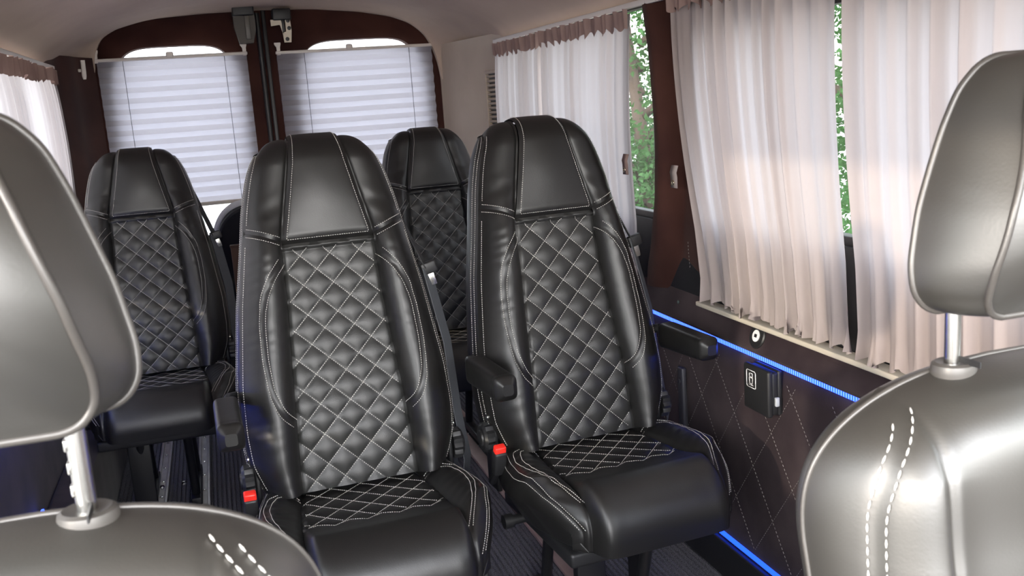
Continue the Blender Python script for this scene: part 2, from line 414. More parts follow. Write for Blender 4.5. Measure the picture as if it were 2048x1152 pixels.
CW = smooth_tab([(-.14, .17), (-.08, .205), (0, .235), (.1, .256), (.2, .264), (.28, .262), (.36, .245), (.43, .20)], 60, 3)
CQ = smooth_tab([(-.14, .12), (0, .135), (.12, .150), (.26, .160), (.45, .165)], 40, 2)
CT = BZ+.012
def cush(s, f, dn=0, raised=0):
    """f = distance forward of the backrest foot along the top; beyond the front edge the surface turns down"""
    F1 = .318; R = .082; L = R*PI/2
    hw = interp(CW, min(f, .43)); ff = f; dzf = 0; cf = 0
    if f > F1:
        th = min((f-F1)/R, PI/2); ff = F1+R*math.sin(th); dzf = R*(1-math.cos(th))+max(0, f-F1-L); cf = th
        ff -= .08*max(0, f-F1-L)
    a = abs(s); RS = .05; LS = RS*PI/2
    e = hw-RS; dzs = 0; ss = a
    if a > e:
        th = min((a-e)/RS, PI/2); ss = e+RS*math.sin(th); dzs = RS*(1-math.cos(th))+max(0, a-e-LS)
        ss -= .55*max(0, a-e-LS)
    side = max(0, min(1, (a-.10)/.15))
    z = CT+.020*math.sin(PI*min(1, max(0, (a-interp(CQ, min(f, .45)))/.11)))*(1 if f < .30 else max(0, 1-(f-.30)/.06))
    z += .012*min(1, max(0, f/.3))-.006*(1-side)
    # rounded plan corners: side parts fall back near the front
    ff -= .150*max(0, (ss-.12)/.14)**2.0*min(1, max(0, f/.34))**2
    drop = (dzf**2.4+dzs**2.4)**(1/2.4)
    n = dn+raised
    ny = math.sin(cf); nz = math.cos(cf)
    if dzs > .02: nz *= .6
    z = z-min(drop, .114)
    return Vector((math.copysign(ss+(n*.7 if dzs > .01 else 0), s), -(ff+n*ny), z+n*nz))
def build_cushion(root):
    mb = MB()
    zz = lambda s: .215+.012*(2*abs(((s+.5)/(QD)) % 1-.5)*2-1)
    def cq(s, f, dn=0):
        inside = 1/(1+math.exp((f-zz(s))/.004))
        q = interp(CQ, f)
        prot = .026*min(1, max(0, (f-.20)/.12))**1.3*(1-max(0, (abs(s)/q-.86)/.14)**2 if abs(s) > q*.86 else 1)
        return cush(s, f, quilt(s, f, amp=.0045)*inside+seam_dip(q-abs(s), .006, .006)+prot+seam_dip(abs(f-zz(s)), .006, .0025)+dn)
    FE = .318+.082*PI/2+.034
    mb.grid(lambda u, v: cq((2*u-1)*interp(CQ, -.12+v*(FE+.12)), -.12+v*(FE+.12)), 70, 150)
    for ln in quilt_lines(-.02, .24, lambda t: interp(CQ, t)-.004):
        ln = [p for p in ln if p[1] < zz(p[0])-.002]
        if len(ln) > 2: lines_stitch(mb, cq, ln)
    zl = [(-.145+.29*i/120) for i in range(121)]
    lines_stitch(mb, cq, [(s, zz(s)) for s in zl])
    sc_ = mb.build('seat_cushion', [leather, thread], root)
    for sg in (-1, 1):
        arc = smooth_poly([(.142, .045, 0), (.175, .04, 0), (.205, .065, 0), (.220, .13, 0), (.218, .22, 0), (.202, .30, 0), (.165, .365, 0)], 50, 4)
        apl = [(p.x, p.y) for p in arc[::4]]+[(arc[-1].x, arc[-1].y)]
        def arcd(s, t, apl=apl): return seg_dist(abs(s), t, apl)
        def cb(s, f, dn=0):
            q = interp(CQ, min(f, .45)); wr = .0008*math.sin(f*160+s*40)*math.exp(-((abs(s)-.2)/.03)**2)
            return cush(s, f, seam_dip(abs(s)-q, .006, .006)+seam_dip(arcd(s, f), .006, .003)+seam_dip(abs(s)-interp(CW, min(f, .43))+.017, .006, .002)+wr+dn)
        mb = MB()
        def bl(u, v):
            f = -.12+v*(FE+.12); q = interp(CQ, min(f, .45)); smax = interp(CW, min(f, .43))-.05+.05*PI/2+.066
            return cb(sg*(q+u*(smax-q)), f)
        mb.grid(bl, 60, 100)
        for o in (-.0065, .0065): lines_stitch(mb, cb, [(sg*(p.x+o*(1 if i > 8 else .2)), p.y+(-o if i < 20 else 0)) for i, p in enumerate(arc)])
        for o in (-.024, -.010):
            lines_stitch(mb, cb, [(sg*(interp(CW, min(f, .43))+o), f) for f in [-.06+.49*i/80 for i in range(81)]])
        mb.build('cushion_bolster', [leather, thread], root)
    mb = MB()
    mb.rbox((0, -.14, .335), (.40, .40, .035), .008)
    mb.build('seat_pan', black_pl, root, 30)

def make_armrest(root, sg, dy=0, dz=0):
    mb = MB()
    def arm(u, v):
        yy = dy-.245+.225*v; e = 1-max(0, abs(2*v-1)-.86)/.14*.55 if abs(2*v-1) > .86 else 1
        a = 2*PI*u; hx = .0265*e; hz = .0295*e
        cx = math.copysign(abs(math.cos(a))**.45, math.cos(a))*hx; cz = math.copysign(abs(math.sin(a))**.45, math.sin(a))*hz
        if cz < 0: cz *= (1+.35*(v-.3))
        d = seam_dip(v-.14, .014, .002)
        return Vector((sg*.272+cx*(1+d*12), yy, dz+.702+cz*(1+d*12)))
    mb.grid(arm, 40, 44)
    for v in (0, 1):
        ring = [arm(k/40, v) for k in range(40)]; mb.add(ring, [tuple(range(40))])
    am = mb.build('armrest', leather, root, 60)
    mb = MB(); mb.tube([(sg*.272, dy-.02, dz+.70), (sg*.262, .06, .70), (sg*.235, .10, .69)], .012, 12); mb.build('armrest_bracket', black_mt, am, 40)

def make_seat(label):
    root = thing('passenger_seat', label, 'seat', group='black quilted passenger seats')
    build_backrest(root); build_cushion(root)
    # pedestal: two upright side frames on foot rails
    for sg in (-1, 1):
        mb = MB()
        x = -.088 if sg < 0 else .062
        mb.tube([(x, .02, .33), (x, .10, .03)], .015, 14); mb.tube([(x, -.22, .33), (x, -.13, .03)], .015, 14)
        mb.rbox((x, -.01, .03), (.035, .34, .028), .004)
        mb.rbox((x, -.09, .315), (.035, .30, .03), .004)
        mb.prism([(-.20, .30), (-.10, .30), (-.10, .06), (-.15, .06)], x-.004, x+.004, Matrix(((0, 0, 1, 0), (1, 0, 0, 0), (0, 1, 0, 0), (0, 0, 0, 1))))
        if sg < 0: mb.rbox((x-.005, -.205, .175), (.072, .012, .29), .004)
        lg = mb.build('leg', black_mt, root, 40)
        mb = MB(); mb.lathe([(.008, 0), (.008, .006), (.004, .009)], 6, Matrix.Translation((x+(.05 if sg < 0 else -.03), -.21, .12)) @ Matrix.Rotation(PI/2, 4, 'X')); mb.build('bolt', steel, lg, 30)
    # recline mechanism and knobs, armrests
    for sg in (-1, 1):
        mb = MB(); n = 48
        prof = []
        vs = []
        T = Matrix.Translation((sg*.232, .03, .51)) @ Matrix.Rotation(sg*PI/2, 4, 'Y')
        for (r, h) in [(.0, .0), (.034, 0), (.036, .004), (.036, .020), (.030, .026), (.020, .026), (.018, .030), (.0, .030)]:
            for k in range(n):
                a = 2*PI*k/n; rr = r*(1+.07*math.cos(12*a)) if r > .031 else r
                vs.append(T @ Vector((rr*math.cos(a), rr*math.sin(a), h)))
        mb.add(vs, [(i*n+k, i*n+(k+1) % n, (i+1)*n+(k+1) % n, (i+1)*n+k) for i in range(7) for k in range(n)])
        mb.build('recline_knob', black_pl, root, 35)
        mb = MB(); mb.rbox((sg*.225, .045, .47), (.012, .07, .20), .004); mb.lathe([(.009, 0), (.009, .010), (.005, .012)], 12, Matrix.Translation((sg*.231, .03, .56)) @ Matrix.Rotation(sg*PI/2, 4, 'Y'), 1)
        mb.build('recliner_bracket', [black_mt, steel], root, 35)
    # buckle stalk with red release button, at image-left side
    mb = MB(); mb.tube([(-.240, .02, .40), (-.246, -.03, .44), (-.248, -.055, .470)], .011, 10); mb.rbox((-.248, -.06, .478), (.030, .028, .065), .006, mat4=Matrix.Rotation(R_(18), 4, 'X'))
    bk = mb.build('buckle', black_pl, root, 35)
    mb = MB(); mb.rbox((-.248, -.071, .512), (.027, .020, .022), .004, mat4=Matrix.Rotation(R_(18), 4, 'X')); mb.build('release_button', red_pl, bk, 35)
    mb = MB(); mb.tube([(-.19, -.10, .345), (-.25, -.10, .345)], .012, 14); mb.tube([(-.240, -.10, .345), (-.262, -.10, .345)], .017, 16); mb.build('slide_lever', black_pl, root, 40)
    # three-point belt along the other side
    mb = MB()
    a0 = to_seat(.176, .655, -.045); a1 = to_seat(.232, .485, -.02); a2 = to_seat(.262, .12, -.03); a3 = Vector((.275, .05, .46))
    mb.strap([a0, a0.lerp(a1, .5), a1], Vector((.35, 1, 0)), .040, mi=0)
    mb.strap([a1, a1.lerp(a2, .5)+Vector((.012, 0, 0)), a2, a3, Vector((.27, .08, .36))], Vector((.75, 1, 0)), .044, mi=1)
    mb.strap([a1+Vector((-.012, .02, 0)), a2+Vector((-.02, .02, 0)), Vector((.25, .09, .38))], Vector((.9, 1, 0)), .044, mi=1)
    sb = mb.build('seat_belt', [belt_m, belt_g], root, 30)
    mb = MB(); T = Matrix.Translation(a1+Vector((.004, -.006, 0))) @ Matrix.Rotation(R_(-14), 4, 'Y')
    mb.rbox((0, 0, 0), (.040, .016, .030), .005, mat4=None); vv = [T @ Vector(v) for v in mb.v]; mb.v = vv
    o = len(mb.v); mb.rbox((0, 0, -.030), (.016, .003, .030), .001, mi=1); mb.v = mb.v[:o]+[T @ Vector(v) for v in mb.v[o:]]
    mb.build('belt_tongue', [black_pl, steel], sb, 35)
    mb = MB(); mb.rbox((0, 0, 0), (.030, .05, .036), .006, mat4=Matrix.Rotation(R_(-20), 4, 'Y')); p = to_seat(.164, .665, -.05); mb.v = [Vector(v)+p for v in mb.v]
    mb.build('belt_guide', black_pl, root, 35)
    return root
def copy_tree(o, parent=None):
    c = o.copy(); col.objects.link(c)
    if parent: c.parent = parent; c.matrix_parent_inverse = o.matrix_parent_inverse.copy()
    for ch in list(o.children): copy_tree(ch, c)
    return c
seat_spots = [((.235, 2.10, 0), R_(1.5), 'black leather seat with diamond quilting in the middle of the van, nearest the aisle'),
              ((.80, 2.12, 0), R_(4), 'black leather seat with diamond quilting beside the dark wall panel with the holder box'),
              ((-.255, 3.45, 0), 0, 'rear black quilted seat on the left, in front of the left rear window blind'),
              ((.80, 3.48, 0), 0, 'rear black quilted seat partly hidden between the two middle-row seats')]
proto = make_seat(seat_spots[0][2])
seats = [proto]+[copy_tree(proto) for _ in seat_spots[1:]]
for k in (0, 1, 3): make_armrest(seats[k], -1, .02 if k else 0)
make_armrest(seats[1], 1, .07, -.012)
for o, (p, rz, lb) in zip(seats, seat_spots): o.location = p; o.rotation_euler = (0, 0, rz); o['label'] = lb
seats[2].scale = (1, 1, .973); seats[3].scale = (1, 1, .967)

# ================================================================ cab seats with separate headrests
def make_cab_seat(x0, y0, z0, label, inner):
    root = thing('front_seat', label, 'seat', (x0, y0, z0), 0, 'front row seats seen from before them')
    ZT = H-.276
    def ring(z):
        k = (z-(ZT-.16))/.16
        if k > 0: c = max(0, 1-k**2.6)**(1/2.6)
        else: c = 1
        hw = (.234-.02*max(0, min(1, (ZT-.16-z)/.5)))*c
        hd = .118*(1-max(0, k)**4)**.5 if k < 1 else 0
        return hw, max(hd, 0), k
    def S(x, z, dn=0, side=-1):
        """front surface point at lateral x"""
        hw, hd, k = ring(z)
        xx = min(1, abs(x)/max(hw, 1e-6)); c = (1-xx**3.2)**(1/2.0) if xx < 1 else 0
        bol = .022*math.exp(-((abs(x)-.175)/.035)**2)*min(1, max(0, -k+1)/.5)
        yb0 = .750-.05*max(0, k)**2
        y = yb0-hd*c-bol*c-dn
        if side > 0: y = yb0+hd*c*.35
        return Vector((x, y+.19*(z-ZT), z))
    def seam(x, z):
        d = 0
        q = .150
        d += seam_dip(abs(x)-q, .005, .005)
        best = 9
        for (ax, az), (bx, bz) in zip(arcp[::2], arcp[2::2]):
            t = ((abs(x)-ax)*(bx-ax)+(z-az)*(bz-az))/((bx-ax)**2+(bz-az)**2); t = min(1, max(0, t))
            best = min(best, math.hypot(abs(x)-ax-t*(bx-ax), z-az-t*(bz-az)))
        return d+seam_dip(best, .005, .003)
    arcp = [(p.x, p.y) for p in smooth_poly([(.148, ZT-.020, 0), (.168, ZT-.042, 0), (.190, ZT-.072, 0), (.202, ZT-.11, 0), (.205, ZT-.17, 0), (.202, ZT-.30, 0), (.196, ZT-.45, 0)], 60, 4)]
    mb = MB(); zs = [ZT-.60]; 
    nz = 130
    def level(v): return ZT-.60+.60*(1-(1-v)**1.6)
    def front(u, v):
        z = level(v); hw, hd, k = ring(z); a = -1+2*u; x = hw*math.copysign(abs(math.sin(a*PI/2)), a)
        return S(x, z, seam(x, z) if k < .95 else 0)
    def rear(u, v):
        z = level(v); hw, hd, k = ring(z); a = -1+2*u; x = hw*math.sin(a*PI/2)
        return S(x, z, 0, 1)
    mb.grid(front, 260, nz); 
    def rail(o):
        P = []; Nn = []
        for (x, z) in arcp:
            if x+o > ring(z)[0]*.965: continue
            P.append(S(sg*(x+o), z, 0)); Nn.append(Vector((sg*.3, -1, .2)))
        return P, Nn
    for sg in (-1, 1):
        for o in (-.004, .0055):
            P, Nn = rail(o); mb.stitches(P, nrm=Nn, L=.0078, gap=.003, wd=.0012, lift=.0018)
    mb.build('backrest_face', [cab_leather, thread], root)
    mb = MB(); mb.grid(rear, 60, nz)
    mb.build('backrest_shell', [cab_leather], root)
    # piping that follows the outline
    mb = MB(); pts = []
    for sgn in (-1, 1):
        seq = [level(i/80) for i in range(80)]
        P = [S(sgn*ring(z)[0]*.999, z) for z in seq]
        pts.append(P)
    mb.tube(pts[0]+pts[1][::-1], .0028, 8); mb.build('piping', piping_m, root)
    # seat cushion (below the picture)
    mb = MB(); mb.rbox((0, .48, .52), (.50, .50, .16), .05, 5); mb.build('seat_cushion', cab_leather, root)
    mb = MB(); mb.rbox((0, .50, .22), (.38, .38, .43), .02, 3); mb.build('seat_base', black_pl, root)
    # headrest
    hr = thing('headrest', '', ''); del hr['label']; del hr['category']
    hr.parent = root; hr.location = (0, 0, .014 if x0 < 0 else 0)
    HWt = smooth_tab([(-.214, .108), (-.210, .122), (-.195, .133), (-.17, .134), (-.12, .124), (-.05, .102), (-.02, .090), (0, .072), (.006, .055)], 120, 1)
    # outline loop (lateral x, z) for rear and front edges
    def outline(shr, n=120):
        raw = []
        for z, hx in HWt: raw.append((max(hx-shr, .02), z))
        L = [Vector((-x, z, 0)) for x, z in raw]; Rr = [Vector((x, z, 0)) for x, z in raw[::-1]]
        pl = L+Rr+[L[0]]
        return smooth_poly([(p.x, p.y, 0) for p in pl], n, 2)[:-1]
    NR = 144; KX, KZ, DZ = (.885, .945, 0) if x0 < 0 else (1.02, 1.025, -.006)
    rear_o = outline(0, NR); front_o = outline(.026, NR)
    def P_at(k, f):        # f: 0 rear edge .. 1 front edge
        a = rear_o[k]; b = front_o[k]
        zt = (a.y+.21)/.215
        yr = .690+.012*(0.5-zt)*0 - .012*abs(zt-.45)**2*3; yf = .600+.03*abs(zt-.5)**2*3.2+.010
        x = (a.x+(b.x-a.x)*f)*KX; z = -.21+(a.y+(b.y-a.y)*f+.21)*KZ+DZ
        bul = math.sin(PI*f)*.006
        cx = (a.x)/.13
        return Vector((x+math.copysign(bul, a.x)*min(1, abs(cx)), yr+(yf-yr)*f, H+z+bul*(1 if a.y > -.1 else -1)*(1-min(1, abs(cx)))))
    mb = MB()
    vs = []; ns = 14
    for i in range(ns+1):
        for k in range(NR): vs.append(P_at(k, i/ns))
    fs = [(i*NR+k, i*NR+(k+1) % NR, (i+1)*NR+(k+1) % NR, (i+1)*NR+k) for i in range(ns) for k in range(NR)]
    mb.add(vs, fs); mb.build('headrest_side', cab_leather, hr)
    for fe, nm in ((1, 'headrest_face'), (0, 'headrest_back')):
        mb = MB(); vs = []; nr = 16
        c = Vector((0, 0, H-.10)); 
        for i in range(nr+1):
            g = 1-i/nr
            for k in range(NR):
                e = P_at(k, fe); q = Vector((e.x*g, 0, c.z+(e.z-c.z)*g))
                bulge = .036*(1-g**2.6) if fe else .020*(1-g**3)
                yb_ = e.y*g**2.5+(.625 if fe else .69)*(1-g**2.5)
                vs.append(Vector((q.x, yb_-bulge if fe else yb_+bulge, q.z)))
        fs = [(i*NR+k, i*NR+(k+1) % NR, (i+1)*NR+(k+1) % NR, (i+1)*NR+k) for i in range(nr) for k in range(NR)]
        mb.add(vs, fs); mb.build(nm, cab_leather, hr)
    for fe in (0, 1):
        mb = MB(); lp = [P_at(k, fe) for k in range(NR)]; mb.tube(lp+[lp[0], lp[1]], .0034, 8, caps=False); mb.build('headrest_piping', piping_m, hr)
    for sg in (-1, 1):
        mb = MB(); px = sg*(.070 if x0 < 0 else .086)
        if sg == inner:
            mb.tube([(px, .690, H-.33), (px, .690, H-.19)], .0072, 24)
            if x0 < 0:   # ratchet notches on the post
                for k in range(4): mb.rbox((px-.0066, .690, H-.222-.017*k), (.004, .008, .0095), .0015)
        else: mb.tube([(px, .690, H-.33), (px, .690, H-.19)], .0072, 24)
        mb.build('headrest_post', steel, hr, 40)
        mb = MB(); r = .0215
        mb.lathe([(.008, .006), (r*.8, .008), (r*.95, .006), (r, .002), (r, -.006), (r*.9, -.012)], 40, Matrix.Translation((px, .688, H-.281)) @ Matrix.Scale(.9, 4, (0, 1, 0)))
        mb.rbox((px+.004, .672, H-.271), (.0015, .026, .006), 0, 1, mi=1)
        mb.build('post_guide', [satin, black_pl], root, 40)
    return root
make_cab_seat(-.186, .018, .005, 'front seat at the left picture edge, its pale-lit headrest on a notched steel post', 1)
make_cab_seat(.728, .015, 0, 'glossy black front seat at the right picture edge, thick white stitches, smooth headrest post', -1)

# ================================================================ setting
XR, XL, YB = 1.20, -.56, 4.5
mb = MB()
ribs = 116; vs = []; x0 = XL-.02; x1 = XR+.03
xs = []
for i in range(ribs):
    p = (x1-x0)/ribs
    for f, z in ((0, -.007), (.20, -.0065), (.32, 0), (.86, 0), (.97, -.0065)): xs.append((x0+(i+f)*p, z))
for y in (-1.0, 4.75): vs += [(x, y, z) for x, z in xs]
n = len(xs); mb.add(vs, [(i, i+1, n+i+1, n+i) for i in range(n-1)])
struct(mb.build('floor', carpet, sharp=20))
# right wall below the window
node_pts = [(2.04, .524), (1.886, .532), (1.736, .523), (1.658, .584), (1.962, .466), (1.907, .389)]
mb = MB()
prof = [(XR, 0), (XR, .05), (XR, .10), (XR, .20), (XR, .40), (XR, .60), (XR+.006, .645), (XR+.012, .652), (XR+.012, .668), (XR-.012, .672), (XR-.016, .680), (XR-.012, .688), (XR+.005, .735), (XR+.015, .752), (XR+.035, .756)]
mb.grid(lambda u, v: (prof[round(u*(len(prof)-1))][0], -.9+5.0*v, prof[round(u*(len(prof)-1))][1]), len(prof)-1, 60)
# diamond stitching on the lower panel
dy, dz = .085, .115
def wall_line(k, fam):
    out = []; z = .14
    while z < .64:
        y = .62+fam*(z-.14)*(dy/dz)+k*2*dy
        if .9 < y < 2.6: out.append((XR-.001, y, z))
        z += .01
    return out
for fam in (1, -1):
    for k in range(-4, 16):
        l = wall_line(k, fam)
        if len(l) > 3: mb.stitches(l, nrm=[Vector((-1, 0, 0))]*len(l), L=.006, gap=.004, wd=.0006, lift=.0008)
struct(mb.build('wall_right', [suede, thread_grey], sharp=35))
# pillars: between windows, and the pillar ahead of the front window pair
PL = smooth_tab([(.745, 2.58), (.80, 2.54), (.87, 2.475), (1.0, 2.415), (1.19, 2.395), (1.40, 2.42), (1.55, 2.46), (1.64, 2.49)], 40, 2)
mb = MB()
def pil(u, v):
    z = .745+.86*v; y = 2.13+(interp(PL, z)-2.13)*u; e = max(0, (u-.86)/.14)
    h_ = min(1, max(0, (.80-u)/.2)); h_ = h_*h_*(3-2*h_)
    return (1.150+.050*h_+.075*e**2+.035*max(0, 1-v*3.5)**2+.05*max(0, v-.9)*0+.003*math.sin(u*9+z*3), y, z)
mb.grid(pil, 40, 50)
P_ = [pil(.42+.10*math.sin(i/30*1.2), .02+.16*i/30) for i in range(31)]
mb.stitches([(p[0]-.001, p[1], p[2]) for p in P_], nrm=[Vector((-1, 0, 0))]*31, L=.006, gap=.004, wd=.0006)
struct(mb.build('wall_right_pillar', [suede_red, thread_grey]))
# solid wall pieces around windows
mb = MB()
for y0, y1 in ((-.9, -.85), (2.17, 2.50), (3.96, 4.1)):
    mb.rbox((XR+.03, (y0+y1)/2, 1.16), (.03, y1-y0, .84), 0, 1)
mb.rbox((XR+.03, .66, .86), (.03, 3.02, .22), 0, 1); mb.rbox((XR+.03, 3.23, .84), (.03, 1.46, .19), 0, 1)
mb.rbox((XR+.03, .66, 1.51), (.03, 3.02, .11), 0, 1)
mb.rbox((XR+.03, 1.6, 1.60), (.03, 5.1, .12), 0, 1)
struct(mb.build('wall_right_frame', black_pl, smooth=False))
# cream sill rail under the front curtains, rail at the curtain tops
mb = MB(); mb.rbox((XR-.012, .72, .751), (.040, 2.96, .012), .003); struct(mb.build('trim_sill', cream, sharp=30))
mb = MB(); mb.rbox((XR-.045, 1.50, H+.222), (.014, 4.64, .016), .003); struct(mb.build('trim_curtain_rail_right', white_pl, sharp=30))
mb = MB(); mb.rbox((XL+.035, 2.4, H+.222), (.014, 3.25, .016), .003); struct(mb.build('trim_curtain_rail_left', white_pl, sharp=30))
# window glass
wi = 0
def pane(name, verts, bars=()):
    w_ = struct(thing(name, '', '')); del w_['label']; del w_['category']
    mb = MB(); mb.add(verts, [(0, 1, 2, 3)]); mb.build('glass_pane', glass, w_, smooth=False)
    for c, s in bars: mb = MB(); mb.rbox(c, s, .004); mb.build('window_bar', black_pl, w_, 30)
    return w_
gx = XR+.05
pane('window_1', [(gx, 2.48, .75), (gx, 3.98, .75), (gx, 3.98, 1.56), (gx, 2.48, 1.56)], [((gx-.01, 3.2, .94), (.03, 1.45, .03)), ((gx-.012, 2.52, 1.16), (.02, .03, .82))])
pane('window_2', [(gx, -.85, .75), (gx, 2.36, .75), (gx, 2.36, 1.56), (gx, -.85, 1.56)], [((gx-.01, 1.615, 1.16), (.02, .035, .82)), ((gx-.01, .66, .975), (.03, 3.0, .03))])
pane('window_4', [(XL-.03, .45, .75), (XL-.03, 2.0, .75), (XL-.03, 2.0, 1.56), (XL-.03, .45, 1.56)])
pane('window_3', [(XL-.03, 2.0, .75), (XL-.03, 4.02, .75), (XL-.03, 4.02, 1.56), (XL-.03, 2.0, 1.56)])
# left wall
mb = MB()
mb.rbox((XL-.02, 1.6, .376), (.03, 5.2, .752), 0, 1); mb.rbox((XL-.02, 2.05, 1.16), (.03, .2, .84), 0, 1); mb.rbox((XL-.02, 1.6, 1.60), (.03, 5.2, .12), 0, 1)
mb.rbox((XL+.0, 1.6, .72), (.05, 5.0, .05), .01, 2); 
struct(mb.build('wall_left', suede, sharp=30)); mb = MB()
mb.grid(lambda u, v: (XL+.002+.135*u**1.5+.006*math.sin(u*14)*math.sin(u*PI), 3.99+.51*u, .0+1.60*v), 30, 10)
mb.rbox((XL-.04, 4.28, 1.35), (.02, .72, .80), 0, 1); struct(mb.build('wall_left_rear_corner', suede_red))  # box outside the corner is an added blocker against a light leak
# LED strips
def led_strip(name, x, z, y0, y1, label, h=.017, m=None):
    mb = MB(); mb.rbox((x, (y0+y1)/2, z), (.008, y1-y0, h), .002, 2)
    return tag(mb.build(name, m or led, sharp=40), label, 'light strip', 'blue light strips')
led_strip('light_strip', XR+.006, .660, .4, 2.56, 'blue glowing light strip along the top of the right wall panel', .015)
led_strip('light_strip', XR-.002, .118, .4, 2.60, 'blue glowing light strip low on the right wall near the carpet', .012, led_glow)
led_strip('light_strip', XL+.022, .66, 1.6, 4.2, 'blue light strip on the left wall, mostly hidden by the seats', .015, led_left)
led_strip('light_strip', XL+.010, .31, 1.7, 2.69, 'blue light strip low on the left wall, one bright end showing', .015)
# kick board under the right wall
mb = MB(); mb.rbox((XR-.010, 1.6, .054), (.016, 5.0, .105), .004); struct(mb.build('baseboard_right', black_pl, sharp=30))
mb = MB(); mb.rbox((XL+.045, 3.2, .14), (.09, 2.4, .28), .01); struct(mb.build('baseboard_left', suede, sharp=30))

# ceiling
CX = .32
def ceil_z(x):
    u = min(1, abs(x-CX)/.88); return H+.235+.225*(1-u**2.6)**.75
mb = MB()
def cfn(u, v):
    a = -1+2*u; x = CX+.88*math.sin(a*PI/2); y = -.7+5.03*v
    d = 0
    for ys in (3.78, 2.6): d += .002*math.exp(-((y-ys-.12*abs(a)**3)/.012)**2)
    return (x, y, ceil_z(x)+d)
mb.grid(cfn, 60, 330)
mb.grid(lambda u, v: (CX+.93*math.sin((-1+2*u)*PI/2), -.7+5.33*v, ceil_z(CX+.88*math.sin((-1+2*u)*PI/2))+.03), 40, 4)  # unseen outer shell added to stop sky light leaking past the ceiling edges
# rear surround: from the ceiling end to the door opening
inner = [(-.425, -.45), (-.425, .10), (-.425, .22), (-.418, .29), (-.384, .362), (-.30, .405), (-.174, .432), (.06, .446), (.299, .450), (.52, .446), (.731, .426), (.87, .400), (.959, .367), (1.022, .315), (1.058, .248), (1.080, .17), (1.088, .10), (1.090, -.1), (1.09, -.45)]
outer = [(XL, -.45), (XL, .10), (XL, .19), (XL, .235)]+[(CX+.88*math.sin(a*PI/2), ceil_z(CX+.88*math.sin(a*PI/2))-H) for a in [-.95+1.9*i/40 for i in range(41)]]+[(XR, .235), (XR, .15), (XR, -.1), (XR, -.45)]
ip = smooth_poly([(a, b, 0) for a, b in inner[2:-2]], 90, 2); op = smooth_poly([(a, b, 0) for a, b in outer[2:-2]], 90, 1)
def sfn(u, v):
    k = min(90, round(u*90)); a = op[k]; b = ip[k]; e = v
    y = 4.25+.24*math.sin(e*PI/2)**1.0; g = e**1.6
    return (a.x+(b.x-a.x)*g, y, H+a.y+(b.y-a.y)*g)
mb.grid(sfn, 90, 16)
lip = [(p.x, p.y) for p in ip]
mb.grid(lambda u, v: (ip[min(90, round(u*90))].x, 4.49+.03*v, H+ip[min(90, round(u*90))].y), 90, 2)
# left lower headliner flap
struct(mb.build('ceiling', liner))
# right rear corner: beige D pillar
mb = MB()
def dp(u, v):
    z = .0+(H+.26)*v; x = XR-(.11)*(u**1.4); y = 3.80+.70*u
    x -= .012*math.sin(PI*u); 
    if u < .12: x += .0
    return (x, y, z)
mb.grid(dp, 24, 30)
mb.rbox((XR+.04, 4.30, 1.35), (.02, .66, .80), 0, 1)  # unseen outer box added to keep daylight from leaking in here
mb.grid(lambda u, v: (1.0895, 4.49+.04*u, (H+.2)*v), 2, 6)
struct(mb.build('wall_right_rear_corner', pillar_m))
# vent grille
vt = thing('air_vent', 'beige louvred air vent on the rear right corner panel beside the curtain', 'vent', (0, 0, 0))
mb = MB(); Tq = Matrix.Translation((1.180, 3.915, H-.045)) @ Matrix.Rotation(R_(4), 4, 'Z')
mb.rbox((0, 0, 0), (.006, .15, .30), .003); mb.v = [Tq @ Vector(v) for v in mb.v]; mb.build('vent_backing', black_pl, vt, 30)
mb = MB()
for k in range(15): mb.rbox((-.010, 0, -.130+.0187*k), (.012, .145, .009), .003, mat4=Matrix.Rotation(R_(30), 4, 'Y'))
mb.v = [Tq @ Vector(v) for v in mb.v]; mb.build('louvres', pillar_m, vt, 30)
mb = MB()
for c, s in (((-.010, 0, .150), (.018, .18, .014)), ((-.010, 0, -.150), (.018, .18, .014)), ((-.010, .083, 0), (.018, .014, .30)), ((-.010, -.083, 0), (.018, .014, .30))): mb.rbox(c, s, .004)
mb.v = [Tq @ Vector(v) for v in mb.v]; mb.build('vent_frame', pillar_m, vt, 30)

